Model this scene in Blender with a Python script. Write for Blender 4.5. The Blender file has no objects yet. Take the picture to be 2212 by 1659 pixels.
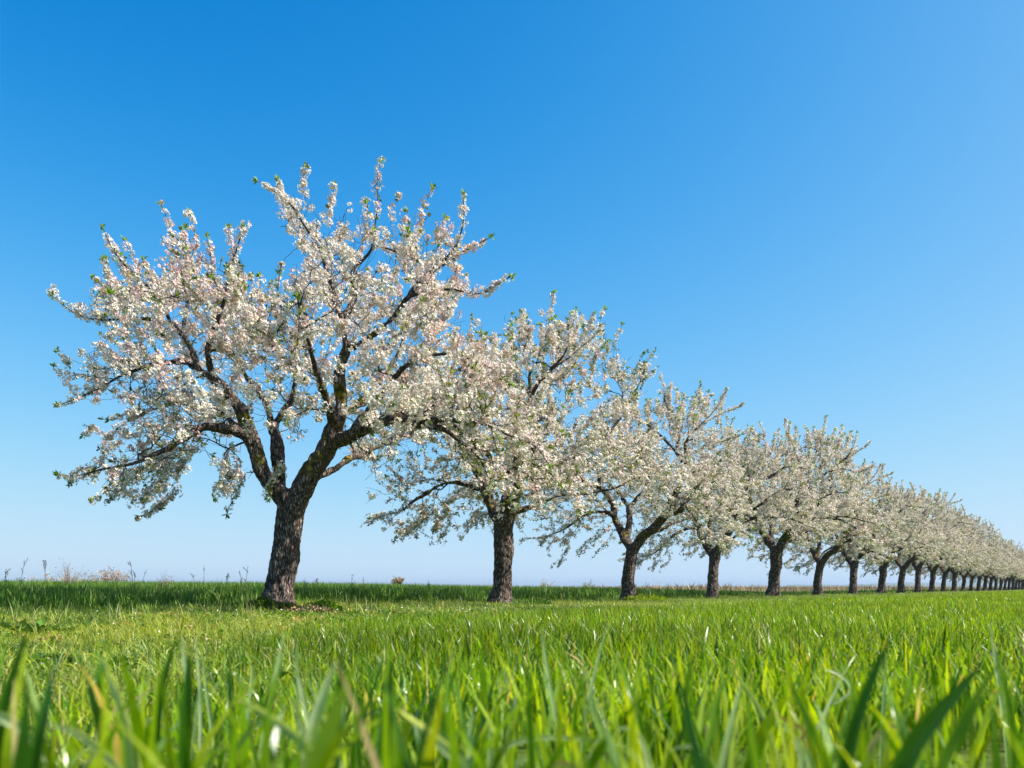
import bpy, math, time
import numpy as np
from mathutils import Vector

# ------------------------------------------------------------------ camera, sky, sun, exposure
sc = bpy.context.scene
col = sc.collection
CAM_H = 0.28                      # metres above the field
FP, CX, HV = 1736.0, 1106.0, 1269.0   # focal length, centre column and horizon row of the photograph (2212 px wide)

cam_d = bpy.data.cameras.new("camera")
cam = bpy.data.objects.new("camera", cam_d)
col.objects.link(cam)
cam.location = (0, 0, CAM_H)
cam.rotation_euler = (math.radians(90), 0, 0)
cam_d.sensor_width = 36.0
cam_d.lens = 36.0 * FP / 2212.0
cam_d.shift_y = (HV - 829.5) / 2212.0
cam_d.clip_start = 0.05
cam_d.clip_end = 20000.0
cam_d.dof.use_dof = True
cam_d.dof.focus_distance = 10.5
cam_d.dof.aperture_fstop = 5.2
sc.camera = cam

SUN_AZ = math.radians(80)         # to the right of the direction back towards the viewer
SUN_EL = math.radians(47)
sdir = Vector((math.sin(SUN_AZ) * math.cos(SUN_EL), -math.cos(SUN_AZ) * math.cos(SUN_EL), math.sin(SUN_EL)))
sun_d = bpy.data.lights.new("sun", 'SUN')
sun_d.energy = 5.0
sun_d.angle = math.radians(0.5)
sun_d.color = (1.0, 0.94, 0.855)
sun = bpy.data.objects.new("sun", sun_d)
col.objects.link(sun)
sun.rotation_euler = sdir.to_track_quat('Z', 'Y').to_euler()

world = bpy.data.worlds.new("World")
sc.world = world
world.use_nodes = True
wn, wl = world.node_tree.nodes, world.node_tree.links
bg = wn['Background']
sky = wn.new('ShaderNodeTexSky')
sky.sky_type = 'NISHITA'
sky.sun_disc = False
sky.sun_elevation = SUN_EL
sky.sun_rotation = math.atan2(sdir.x, sdir.y)
sky.air_density = 0.5
sky.dust_density = 0.7
sky.ozone_density = 10.0
# the photograph's deep clear blue: a per-channel response on the sky model's radiance
sp = wn.new('ShaderNodeSeparateColor'); cb = wn.new('ShaderNodeCombineColor')
wl.new(sky.outputs[0], sp.inputs[0])
def wmath(op, x, y=None, z=None):
    n_ = wn.new('ShaderNodeMath'); n_.operation = op
    for i_, v_ in enumerate((x, y, z)):
        if v_ is None: continue
        if isinstance(v_, (int, float)): n_.inputs[i_].default_value = v_
        else: wl.new(v_, n_.inputs[i_])
    return n_.outputs[0]
for ci_, (qa, qb, qc) in enumerate([(-0.0851, -0.1678, 0.5138), (-0.075, -0.1168, 0.6036), (-0.1219, -0.2015, 0.6186)]):
    lg = wmath('MINIMUM', wmath('LOGARITHM', wmath('MULTIPLY', sp.outputs[ci_], 0.1), math.e), -qb / (2 * qa) * 1.0)
    pl_ = wmath('MULTIPLY_ADD', wmath('MULTIPLY_ADD', lg, qa, qb), lg, qc)
    wl.new(wmath('MULTIPLY', wmath('POWER', wmath('MAXIMUM', pl_, 0.001), 1 / 0.45), 10.0), cb.inputs[ci_])
wl.new(cb.outputs[0], bg.inputs[0])
bg.inputs[1].default_value = 0.1

sc.view_settings.view_transform = 'Standard'
sc.view_settings.look = 'None'
sc.view_settings.exposure = 1.1
sc.view_settings.gamma = 1.0
sc.render.engine = 'CYCLES'
sc.cycles.max_bounces = 6
sc.cycles.diffuse_bounces = 3
sc.cycles.transmission_bounces = 4
sc.cycles.glossy_bounces = 2
sc.cycles.use_denoising = True
sc.cycles.caustics_reflective = False
sc.cycles.caustics_refractive = False

rng = np.random.default_rng(7)

# ------------------------------------------------------------------ helpers
def tag(o, label=None, cat=None, group=None, kind=None):
    if label: o['label'] = label
    if cat: o['category'] = cat
    if group: o['group'] = group
    if kind: o['kind'] = kind
    return o

def mesh_np(name, verts, faces, mat=None, colors=None, smooth=False):
    """verts (N,3), faces (M,k) with one k for the mesh, colors (N,3) per vertex"""
    me = bpy.data.meshes.new(name)
    verts = np.ascontiguousarray(verts, dtype=np.float32)
    faces = np.ascontiguousarray(faces, dtype=np.int32)
    M, k = faces.shape
    me.vertices.add(len(verts)); me.vertices.foreach_set('co', verts.ravel())
    me.loops.add(M * k); me.loops.foreach_set('vertex_index', faces.ravel())
    me.polygons.add(M)
    me.polygons.foreach_set('loop_start', np.arange(0, M * k, k, dtype=np.int32))
    me.polygons.foreach_set('loop_total', np.full(M, k, dtype=np.int32))
    if smooth: me.polygons.foreach_set('use_smooth', np.ones(M, dtype=bool))
    if colors is not None:
        a = me.color_attributes.new('tint', 'FLOAT_COLOR', 'POINT')
        c = np.ones((len(verts), 4), dtype=np.float32); c[:, :3] = colors
        a.data.foreach_set('color', c.ravel())
    me.update(calc_edges=True)
    if mat: me.materials.append(mat)
    return me

def link(name, me, parent=None, loc=None):
    o = bpy.data.objects.new(name, me)
    col.objects.link(o)
    if parent: o.parent = parent
    if loc is not None: o.location = loc
    return o

def empty(name, loc):
    o = bpy.data.objects.new(name, None)
    o.empty_display_size = 0.3
    col.objects.link(o); o.location = loc
    return o

def nrm(a):
    return a / np.maximum(np.linalg.norm(a, axis=-1, keepdims=True), 1e-9)

def vnoise(p, seed=0, oct=3):
    """smooth pseudo-noise from sines, about -1..1"""
    r = np.random.default_rng(1000 + seed)
    out = 0; amp = 1.0; f = 1.0; tot = 0
    for _ in range(oct):
        for _ in range(4):
            k = r.normal(size=p.shape[-1]) * f
            out = out + amp * np.sin(p @ k + r.uniform(0, 6.28)) * 0.5
        tot += amp; amp *= 0.55; f *= 2.1
    return out / tot

def at(u, v, Y):
    """the point of the scene that stands Y metres away behind photo pixel u, v"""
    return np.array([(u - CX) / FP * Y, Y, CAM_H - (v - HV) / FP * Y])

def material(name):
    m = bpy.data.materials.new(name); m.use_nodes = True
    n = m.node_tree.nodes; l = m.node_tree.links
    return m, n, l, n['Principled BSDF'], n['Material Output']

def leafy(name, rough=0.4, spec=0.5, trans=0.35, tcol=(1, 1, 1), detail=True):
    m, n, l, b, out = material(name)
    a = n.new('ShaderNodeVertexColor'); a.layer_name = 'tint'
    b.inputs['Roughness'].default_value = rough
    b.inputs['Specular IOR Level'].default_value = spec
    src = a.outputs[0]
    if detail:
        tc = n.new('ShaderNodeTexCoord'); nz = n.new('ShaderNodeTexNoise'); nz.inputs['Scale'].default_value = 60
        mp = n.new('ShaderNodeMapRange'); mp.inputs[3].default_value = 0.72; mp.inputs[4].default_value = 1.28
        mx = n.new('ShaderNodeVectorMath'); mx.operation = 'SCALE'
        l.new(tc.outputs['Object'], nz.inputs['Vector']); l.new(nz.outputs['Fac'], mp.inputs[0])
        l.new(a.outputs[0], mx.inputs[0]); l.new(mp.outputs[0], mx.inputs['Scale'])
        src = mx.outputs[0]
    l.new(src, b.inputs['Base Color'])
    t = n.new('ShaderNodeBsdfTranslucent')
    tm = n.new('ShaderNodeVectorMath'); tm.operation = 'MULTIPLY'; tm.inputs[1].default_value = tcol
    l.new(src, tm.inputs[0]); l.new(tm.outputs[0], t.inputs['Color'])
    mix = n.new('ShaderNodeMixShader'); mix.inputs[0].default_value = trans
    l.new(b.outputs[0], mix.inputs[1]); l.new(t.outputs[0], mix.inputs[2]); l.new(mix.outputs[0], out.inputs['Surface'])
    return m

# ------------------------------------------------------------------ materials
M_PETAL = leafy('blossom_petal', rough=0.7, spec=0.2, trans=0.24, tcol=(1.0, 0.97, 0.92), detail=False)
M_LEAF = leafy('young_leaf', rough=0.45, spec=0.4, trans=0.4, tcol=(1.3, 1.45, 0.5), detail=False)
M_CROP = leafy('crop_blade', rough=0.30, spec=0.38, trans=0.5, tcol=(1.5, 1.35, 0.5))
M_VERGE = leafy('verge_blade', rough=0.5, spec=0.35, trans=0.35, tcol=(1.25, 1.2, 0.6), detail=False)
M_TALL = leafy('tall_blade', rough=0.5, spec=0.35, trans=0.22, tcol=(1.25, 1.2, 0.6), detail=False)
M_DRY = leafy('dry_stalk', rough=0.8, spec=0.15, trans=0.2)
M_TWIG, n, l, b, out = material('twig_bark')
b.inputs['Roughness'].default_value = 0.85
tc = n.new('ShaderNodeTexCoord'); nz = n.new('ShaderNodeTexNoise'); nz.inputs['Scale'].default_value = 14
rp = n.new('ShaderNodeValToRGB')
rp.color_ramp.elements[0].position = 0.38; rp.color_ramp.elements[0].color = (0.018, 0.013, 0.010, 1)
rp.color_ramp.elements[1].position = 0.68; rp.color_ramp.elements[1].color = (0.050, 0.037, 0.028, 1)
l.new(tc.outputs['Object'], nz.inputs['Vector']); l.new(nz.outputs['Fac'], rp.inputs[0]); l.new(rp.outputs[0], b.inputs['Base Color'])

def bark():
    m, n, l, b, out = material('trunk_bark')
    b.inputs['Roughness'].default_value = 0.9
    b.inputs['Specular IOR Level'].default_value = 0.25
    tc = n.new('ShaderNodeTexCoord')
    mp = n.new('ShaderNodeMapping'); mp.inputs['Scale'].default_value = (38, 38, 6.5)
    wob = n.new('ShaderNodeTexNoise'); wob.inputs['Scale'].default_value = 7; wob.inputs['Detail'].default_value = 3
    ad = n.new('ShaderNodeVectorMath'); ad.operation = 'MULTIPLY_ADD'
    ad.inputs[1].default_value = (0.09, 0.09, 0.09)
    l.new(wob.outputs['Color'], ad.inputs[0]); l.new(tc.outputs['Object'], ad.inputs[2]); l.new(tc.outputs['Object'], wob.inputs['Vector'])
    l.new(ad.outputs[0], mp.inputs['Vector'])
    vo = n.new('ShaderNodeTexVoronoi'); vo.feature = 'DISTANCE_TO_EDGE'; vo.inputs['Scale'].default_value = 1.0
    l.new(mp.outputs[0], vo.inputs['Vector'])
    n1 = n.new('ShaderNodeTexNoise'); n1.inputs['Scale'].default_value = 1.0; n1.inputs['Detail'].default_value = 6
    l.new(mp.outputs[0], n1.inputs['Vector'])
    r1 = n.new('ShaderNodeValToRGB')
    e = r1.color_ramp.elements
    e[0].position = 0.0; e[0].color = (0.018, 0.012, 0.010, 1)
    e[1].position = 0.42; e[1].color = (0.33, 0.25, 0.21, 1)
    k = e.new(0.13); k.color = (0.075, 0.054, 0.045, 1)
    l.new(vo.outputs['Distance'], r1.inputs[0])
    r2 = n.new('ShaderNodeMix'); r2.data_type = 'RGBA'; r2.blend_type = 'MULTIPLY'; r2.inputs[0].default_value = 1
    rr = n.new('ShaderNodeMapRange'); rr.inputs[1].default_value = 0.3; rr.inputs[2].default_value = 0.7; rr.inputs[3].default_value = 0.45; rr.inputs[4].default_value = 1.35
    l.new(n1.outputs['Fac'], rr.inputs[0]); l.new(r1.outputs[0], r2.inputs[6]); l.new(rr.outputs[0], r2.inputs[7])
    # pale lichen, then yellow-green moss on the limbs above the fork
    n2 = n.new('ShaderNodeTexNoise'); n2.inputs['Scale'].default_value = 16; n2.inputs['Detail'].default_value = 4
    l.new(tc.outputs['Object'], n2.inputs['Vector'])
    li = n.new('ShaderNodeMapRange'); li.inputs[1].default_value = 0.60; li.inputs[2].default_value = 0.70; li.inputs[4].default_value = 0.55
    l.new(n2.outputs['Fac'], li.inputs[0])
    m1 = n.new('ShaderNodeMix'); m1.data_type = 'RGBA'; m1.inputs[7].default_value = (0.26, 0.25, 0.21, 1)
    l.new(li.outputs[0], m1.inputs[0]); l.new(r2.outputs[2], m1.inputs[6])
    n3 = n.new('ShaderNodeTexNoise'); n3.inputs['Scale'].default_value = 3.2; n3.inputs['Detail'].default_value = 5
    l.new(tc.outputs['Object'], n3.inputs['Vector'])
    mo = n.new('ShaderNodeMapRange'); mo.inputs[1].default_value = 0.55; mo.inputs[2].default_value = 0.64
    l.new(n3.outputs['Fac'], mo.inputs[0])
    sx = n.new('ShaderNodeSeparateXYZ'); l.new(tc.outputs['Object'], sx.inputs[0])
    up = n.new('ShaderNodeMapRange'); up.inputs[1].default_value = 1.2; up.inputs[2].default_value = 1.9
    l.new(sx.outputs['Z'], up.inputs[0])
    mm = n.new('ShaderNodeMath'); mm.operation = 'MULTIPLY'
    l.new(mo.outputs[0], mm.inputs[0]); l.new(up.outputs[0], mm.inputs[1])
    m2 = n.new('ShaderNodeMix'); m2.data_type = 'RGBA'
    mc = n.new('ShaderNodeMix'); mc.data_type = 'RGBA'; mc.inputs[6].default_value = (0.035, 0.040, 0.006, 1); mc.inputs[7].default_value = (0.20, 0.15, 0.01, 1)
    mcr = n.new('ShaderNodeMapRange'); mcr.inputs[1].default_value = 0.45; mcr.inputs[2].default_value = 0.62
    l.new(n2.outputs['Fac'], mcr.inputs[0]); l.new(mcr.outputs[0], mc.inputs[0])
    l.new(mm.outputs[0], m2.inputs[0]); l.new(m1.outputs[2], m2.inputs[6]); l.new(mc.outputs[2], m2.inputs[7])
    l.new(m2.outputs[2], b.inputs['Base Color'])
    bp = n.new('ShaderNodeBump'); bp.inputs['Strength'].default_value = 0.9; bp.inputs['Distance'].default_value = 0.02
    hh = n.new('ShaderNodeMath'); hh.operation = 'MINIMUM'; hh.inputs[1].default_value = 0.35
    l.new(vo.outputs['Distance'], hh.inputs[0])
    h2 = n.new('ShaderNodeMath'); h2.operation = 'MULTIPLY_ADD'; h2.inputs[1].default_value = 0.5
    l.new(n1.outputs['Fac'], h2.inputs[0]); l.new(hh.outputs[0], h2.inputs[2])
    l.new(h2.outputs[0], bp.inputs['Height']); l.new(bp.outputs[0], b.inputs['Normal'])
    return m
M_BARK = bark()

# ------------------------------------------------------------------ lie of the land
SL = (2378.0 - CX) / FP                  # the row of trees runs off along (SL, 1)
X0 = (600.0 - CX) / FP * 10.0
Y0 = 10.0
RL = math.sqrt(1 + SL * SL)
def side(x, y):
    """metres from the row of trees, positive towards the viewer"""
    return (x - (X0 + SL * (y - Y0))) / RL
def sstep(a, b, x):
    t = np.clip((x - a) / (b - a), 0, 1)
    return t * t * (3 - 2 * t)
def ground_z(x, y):
    s = side(x, y)
    left = sstep(6.0, -8.0, x)
    z = 0.17 * sstep(-1.0, -14.0, s) * left
    z = z + 0.012 * vnoise(np.stack([x, y], -1) * 1.1, 5, 2) * np.exp(-np.abs(y) / 60)
    z = z + 0.05 * np.exp(-((x - X0) ** 2 + (y - Y0) ** 2) / 0.5)
    return z

def ground():
    ys = np.concatenate([np.linspace(-6, 30, 145), np.geomspace(31, 9000, 60)])
    xs = np.concatenate([-np.geomspace(8000, 31, 40), np.linspace(-30, 30, 161), np.geomspace(31, 8000, 40)])
    X, Y = np.meshgrid(xs, ys)
    V = np.stack([X.ravel(), Y.ravel(), ground_z(X, Y).ravel()], -1)
    nx, ny = len(xs), len(ys)
    i = np.arange(nx - 1)[None, :] + np.arange(ny - 1)[:, None] * nx
    F = np.stack([i, i + 1, i + 1 + nx, i + nx], -1).reshape(-1, 4)
    m, n, l, b, out = material('field_soil_and_grass')
    b.inputs['Roughness'].default_value = 0.95; b.inputs['Specular IOR Level'].default_value = 0.1
    tc = n.new('ShaderNodeTexCoord'); sx = n.new('ShaderNodeSeparateXYZ'); l.new(tc.outputs['Object'], sx.inputs[0])
    # s = (x - X0 - SL (y - Y0)) / RL
    a = n.new('ShaderNodeMath'); a.operation = 'MULTIPLY_ADD'; a.inputs[1].default_value = -SL; l.new(sx.outputs['Y'], a.inputs[0]); l.new(sx.outputs['X'], a.inputs[2])
    a2 = n.new('ShaderNodeMath'); a2.operation = 'ADD'; a2.inputs[1].default_value = SL * Y0 - X0; l.new(a.outputs[0], a2.inputs[0])
    a3 = n.new('ShaderNodeMath'); a3.operation = 'DIVIDE'; a3.inputs[1].default_value = RL; l.new(a2.outputs[0], a3.inputs[0])
    nz = n.new('ShaderNodeTexNoise'); nz.inputs['Scale'].default_value = 6; nz.inputs['Detail'].default_value = 8; nz.inputs['Roughness'].default_value = 0.7
    l.new(tc.outputs['Object'], nz.inputs['Vector'])
    gr = n.new('ShaderNodeValToRGB'); e = gr.color_ramp.elements
    e[0].position = 0.3; e[0].color = (0.035, 0.060, 0.010, 1); e[1].position = 0.7; e[1].color = (0.13, 0.20, 0.025, 1)
    l.new(nz.outputs['Fac'], gr.inputs[0])
    br = n.new('ShaderNodeValToRGB'); e = br.color_ramp.elements
    e[0].position = 0.3; e[0].color = (0.13, 0.10, 0.045, 1); e[1].position = 0.7; e[1].color = (0.27, 0.20, 0.11, 1)
    l.new(nz.outputs['Fac'], br.inputs[0])
    f = n.new('ShaderNodeMapRange'); f.inputs[1].default_value = -6; f.inputs[2].default_value = -9
    l.new(a3.outputs[0], f.inputs[0])
    mx = n.new('ShaderNodeMix'); mx.data_type = 'RGBA'; l.new(f.outputs[0], mx.inputs[0]); l.new(gr.outputs[0], mx.inputs[6]); l.new(br.outputs[0], mx.inputs[7])
    l.new(mx.outputs[2], b.inputs['Base Color'])
    bp = n.new('ShaderNodeBump'); bp.inputs['Distance'].default_value = 0.05; l.new(nz.outputs['Fac'], bp.inputs['Height']); l.new(bp.outputs[0], b.inputs['Normal'])
    o = link('ground', mesh_np('ground', V, F, m, smooth=True))
    tag(o, kind='structure')
ground()

# ------------------------------------------------------------------ grass
def blades(x, y, h, w, colr, seg=3, bend=0.5, base_dark=0.75, z=None, face=None, bdir=None):
    """one ribbon per root point; all arrays of one length"""
    N = len(x)
    if z is None: z = ground_z(x, y) - 0.01
    bd = rng.uniform(0, 2 * math.pi, N) if bdir is None else bdir
    fa = bd + math.pi / 2 + rng.normal(0, 0.5, N) if face is None else face
    bn = np.abs(rng.normal(bend, bend * 0.5, N)) if np.isscalar(bend) else bend
    t = np.linspace(0, 1, seg + 1)
    lean = rng.normal(0.0, 0.12, (N, 2))
    cx = x[:, None] + (np.cos(bd) * bn * h)[:, None] * t ** 2.2 + lean[:, :1] * h[:, None] * t
    cy = y[:, None] + (np.sin(bd) * bn * h)[:, None] * t ** 2.2 + lean[:, 1:] * h[:, None] * t
    cz = z[:, None] + h[:, None] * (t - (0.42 * np.minimum(bn, 1.5))[:, None] * t ** 3)
    prof = np.where(t < 0.45, 0.62 + 0.38 * t / 0.45, np.clip(1 - ((t - 0.45) / 0.55) ** 1.6, 0, 1)) * 0.5
    prof[-1] = 0.03
    tw = rng.normal(0, 0.7, N)
    ang = fa[:, None] + tw[:, None] * t
    sx_, sy_ = np.cos(ang) * w[:, None] * prof, np.sin(ang) * w[:, None] * prof
    tilt = rng.normal(0, 0.25, N)[:, None] * w[:, None] * prof
    A = np.stack([cx - sx_, cy - sy_, cz - tilt], -1); B = np.stack([cx + sx_, cy + sy_, cz + tilt], -1)
    V = np.stack([A, B], 2).reshape(-1, 3)          # N, seg+1, 2
    k = np.arange(seg)
    b0 = (np.arange(N) * (seg + 1) * 2)[:, None] + k[None, :] * 2
    F = np.stack([b0, b0 + 1, b0 + 3, b0 + 2], -1).reshape(-1, 4)
    g = (base_dark + (1 - base_dark) * np.clip(t * 1.6, 0, 1))
    pale = np.array([0.30, 0.33, 0.12])
    c = colr[:, None, None, :] * np.ones((1, seg + 1, 2, 1)) 
    f = (1 - g)[None, :, None, None]
    c = c * (1 - f * 0.8) + pale * f * 0.8
    return V, F, c.reshape(-1, 3)

def merge(lst):
    V = []; F = []; C = []; o = 0
    for v, f, c in lst:
        V.append(v); F.append(f + o); C.append(c); o += len(v)
    return np.concatenate(V), np.concatenate(F), np.concatenate(C)

def scatter(y0, y1, dens, smin=None, smax=None, margin=1.0, xr=None, pw=1.0):
    """random root points in the visible wedge, dens per m2 at the near edge"""
    A = (y1 ** 2 - y0 ** 2) * 0.5 * 1.30 + margin * 2 * (y1 - y0)
    N = int(A * dens)
    y = np.sqrt(rng.uniform(y0 ** 2, y1 ** 2, N)) if margin < 0.5 * y1 else rng.uniform(y0, y1, N)
    x = rng.uniform(-1, 1, N) * (0.65 * y + margin)
    s = side(x, y) + 0.5 * vnoise(np.stack([x, y], -1) * 0.9, 3, 3)
    k = np.ones(N, bool)
    if smin is not None: k &= s > smin
    if smax is not None: k &= s < smax
    return x[k], y[k], s[k]

def pal(N, cols, wts, jit=0.12):
    cols = np.array(cols, float); i = rng.choice(len(cols), N, p=np.array(wts) / sum(wts))
    return cols[i] * np.exp(rng.normal(0, jit, (N, 1))) * np.exp(rng.normal(0, jit * 0.35, (N, 3)))

CROP = [(0.135, 0.25, 0.003), (0.21, 0.32, 0.004), (0.030, 0.10, 0.002), (0.30, 0.39, 0.012), (0.22, 0.34, 0.10), (0.44, 0.34, 0.15)]
CW = [5, 4.5, 4.3, 2.4, 1.6, 0.5]
VERGE = [(0.17, 0.27, 0.015), (0.29, 0.34, 0.025), (0.08, 0.17, 0.012), (0.42, 0.37, 0.13), (0.19, 0.27, 0.08)]
VW = [5, 4, 3, 1.5, 2]

crop_h = lambda y: 0.115 + 0.11 * np.exp(-np.maximum(y - 0.5, 0) / 0.8)
CROP_EDGE = 4.2
def crop_edge(x, y):
    return CROP_EDGE + 1.9 * sstep(5.5, 1.6, y) * sstep(0.15, -0.35, x / y)
def left_low(x, y):
    return sstep(0.0, -0.42, x / y) * sstep(0.75, 1.3, y)

def crop():
    L = []
    for (a, b_, dens, wd, seg) in [(0.36, 1.3, 560, 0.0078, 6), (1.3, 2.6, 2300, 0.0056, 5), (2.6, 5.5, 3000, 0.0044, 3), (5.5, 11, 1800, 0.0048, 2), (11, 22, 560, 0.008, 2), (22, 45, 130, 0.017, 1), (45, 95, 40, 0.035, 1), (95, 260, 6, 0.09, 1)]:
        x, y, s = scatter(a, b_, dens, margin=1.5 if a < 5 else 2.5)
        lo = left_low(x, y)
        k_ = (s > crop_edge(x, y)) & (rng.random(len(x)) > 0.62 * lo)
        x, y, s, lo = x[k_], y[k_], s[k_], lo[k_]
        hn = crop_h(y) * np.exp(rng.normal(0, 0.18, len(x))) * (1 + 0.22 * vnoise(np.stack([x, y], -1) * 2.2, 9, 2))
        hn = np.minimum(hn, 0.25 if a < 1 else 0.2)
        if a >= 5: hn = np.minimum(hn, 0.14)
        hn = hn * (1 - 0.42 * lo)
        w = wd * np.exp(rng.normal(0, 0.30, len(x)))
        c = pal(len(x), CROP, CW) * (1 + 0.18 * vnoise(np.stack([x, y], -1) * 1.3, 2, 2))[:, None]
        L.append(blades(x, y, hn, w, c, seg, bend=0.27, base_dark=0.97))
    # the few long leaves that stand close to the viewer
    rnd = np.random.default_rng(5)
    def leaf(pts, Yd, wpx, colr, seg=12):
        P = np.array([at(u, v, Yd + d) for (u, v, d) in pts])
        t = np.linspace(0, 1, seg + 1); ti = np.linspace(0, 1, len(P))
        C = np.stack([np.interp(t, ti, P[:, k]) for k in range(3)], -1)
        for _ in range(4): C[1:-1] = (C[:-2] + 2 * C[1:-1] + C[2:]) / 4
        T = nrm(np.gradient(C, axis=0))
        S = nrm(np.cross(T, np.array([rnd.normal(0, 0.2), 1.0, rnd.normal(0, 0.2)])))
        wd = wpx / FP * Yd * 0.5
        pr = np.interp(t, [0, 0.3, 0.6, 0.85, 1], [0.75, 1.0, 0.9, 0.5, 0.03])[:, None] * wd
        dz = np.array([0, 0.35, 0]) * pr
        V = np.stack([C - S * pr - dz, C + dz * 0.6, C + S * pr - dz], 1).reshape(-1, 3)
        k = np.arange(seg)[:, None] * 3
        F = np.concatenate([np.stack([k, k + 1, k + 4, k + 3], -1), np.stack([k + 1, k + 2, k + 5, k + 4], -1)]).reshape(-1, 4)
        c = np.tile(np.array(colr), (len(V), 1)) * rnd.uniform(0.9, 1.1)
        L.append((V, F, c))
    g1, g2, g3, g4 = (0.04, 0.13, 0.008), (0.15, 0.28, 0.012), (0.48, 0.57, 0.30), (0.30, 0.42, 0.16)
    leaf([(-35, 1900, 0), (-10, 1620, 0), (20, 1480, 0), (64, 1355, 0)], 0.62, 26, g1)
    leaf([(60, 1900, 0), (75, 1640, 0), (105, 1500, 0), (128, 1400, .05)], 0.55, 30, g1)
    leaf([(-60, 1540, 0), (10, 1545, 0), (70, 1590, 0), (110, 1660, 0)], 0.6, 24, g3)
    leaf([(330, 1900, 0), (300, 1640, 0), (255, 1500, 0), (214, 1410, 0)], 0.66, 26, g3)
    leaf([(214, 1500, 0), (218, 1440, 0), (232, 1360, .1)], 0.8, 16, g1)
    leaf([(330, 1700, 0), (345, 1500, 0), (382, 1372, 0)], 0.75, 18, g1)
    leaf([(395, 1900, 0), (400, 1650, 0), (406, 1500, 0), (410, 1395, 0)], 0.58, 32, g1)
    leaf([(360, 1900, 0), (300, 1700, 0), (180, 1580, 0), (90, 1560, 0)], 0.6, 20, g3)
    leaf([(820, 1900, 0), (700, 1650, 0), (610, 1560, 0), (500, 1500, .05)], 0.55, 26, g4)
    leaf([(560, 1750, 0), (575, 1600, 0), (590, 1490, 0), (610, 1420, .1)], 0.8, 14, g2)
    leaf([(640, 1850, 0), (665, 1620, 0), (690, 1520, 0), (728, 1425, 0)], 0.62, 30, g3)
    leaf([(700, 1900, 0), (722, 1650, 0), (735, 1500, 0), (738, 1390, 0)], 0.6, 22, g1)
    leaf([(815, 1900, 0), (828, 1640, 0), (836, 1520, 0), (848, 1412, 0)], 0.58, 30, g1)
    leaf([(1080, 1760, 0), (1000, 1650, 0), (920, 1575, 0), (855, 1530, .05)], 0.6, 24, g3)
    leaf([(960, 1750, 0), (960, 1600, 0), (965, 1500, 0), (975, 1415, .2)], 0.85, 16, g1)
    leaf([(1150, 1900, 0), (1150, 1630, 0), (1140, 1520, 0), (1150, 1432, 0)], 0.75, 20, g2)
    leaf([(1020, 1700, 0), (1060, 1620, 0), (1140, 1590, 0), (1240, 1590, 0), (1385, 1618, 0)], 0.85, 13, g3)
    leaf([(1250, 1900, 0), (1235, 1640, 0), (1240, 1540, 0), (1262, 1440, 0)], 0.9, 14, g2)
    leaf([(1420, 1850, 0), (1400, 1620, 0), (1360, 1480, 0), (1318, 1395, .1)], 0.9, 15, g2)
    leaf([(1560, 1900, 0), (1500, 1650, 0), (1475, 1500, 0), (1500, 1400, 0)], 0.8, 18, g2)
    leaf([(1700, 1900, 0), (1680, 1640, 0), (1640, 1520, 0), (1568, 1435, 0)], 0.9, 14, g4)
    leaf([(1880, 1900, 0), (1790, 1660, 0), (1740, 1540, 0), (1690, 1440, 0)], 0.65, 24, g2)
    leaf([(1790, 1900, 0), (1820, 1650, 0), (1860, 1510, 0), (1928, 1362, 0)], 0.56, 34, g1)
    leaf([(1850, 1900, 0), (1940, 1640, 0), (2030, 1530, 0), (2130, 1425, 0)], 0.5, 48, g1)
    leaf([(1960, 1900, 0), (2010, 1700, 0), (2080, 1540, 0), (2180, 1400, 0)], 0.62, 22, g2)
    leaf([(1800, 1520, 0), (1850, 1490, 0), (1815, 1455, 0), (1782, 1445, 0)], 1.2, 8, g3)
    leaf([(1975, 1900, 0), (1965, 1660, 0), (1935, 1540, 0), (1900, 1430, .1)], 0.8, 17, g2)
    leaf([(2180, 1900, 0), (2190, 1620, 0), (2175, 1500, 0), (2150, 1400, 0)], 0.58, 26, g2)
    leaf([(1720, 1610, 0), (1745, 1580, 0), (1700, 1555, 0), (1655, 1535, 0)], 0.85, 10, (0.34, 0.26, 0.09))
    leaf([(1730, 1760, 0), (1740, 1640, 0), (1715, 1590, 0), (1690, 1560, 0)], 0.7, 14, g3)
    for _ in range(46):
        u_ = rnd.uniform(-20, 2230); Yd = rnd.uniform(0.62, 1.25); sl = rnd.normal(0, 60); tv = HV + rnd.uniform(0.045, 0.13) / Yd * FP
        cc_ = [g1, g2, g2, g3, g4, g4][rnd.integers(6)]
        bw = rnd.normal(0, 40)
        leaf([(u_ - sl * 1.2, 1950, 0), (u_ - sl * .8, tv + 260, 0), (u_ - sl * .2, tv + 110, 0.02), (u_ + sl * .3 + bw * .3, tv, 0.04)], Yd, rnd.uniform(9, 15) / Yd, cc_)
    for _ in range(12):
        u_ = rnd.uniform(0, 2200); Yd = rnd.uniform(0.6, 1.0); dx = rnd.choice([-1, 1]) * rnd.uniform(80, 180); tv = HV + rnd.uniform(0.13, 0.18) / Yd * FP
        leaf([(u_, 1950, 0), (u_ + dx * .25, tv + 60, 0), (u_ + dx * .6, tv, 0), (u_ + dx, tv + rnd.uniform(20, 90), 0)], Yd, rnd.uniform(8, 13) / Yd, [g3, g4, g3, (0.40, 0.33, 0.14)][rnd.integers(4)])
    V, F, C = merge(L)
    o = link('crop_grass', mesh_np('crop_grass', V, F, M_CROP, C, smooth=True))
    tag(o, 'young green cereal crop with long glossy blades filling the foreground and right field', 'crop', kind='stuff')

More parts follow.
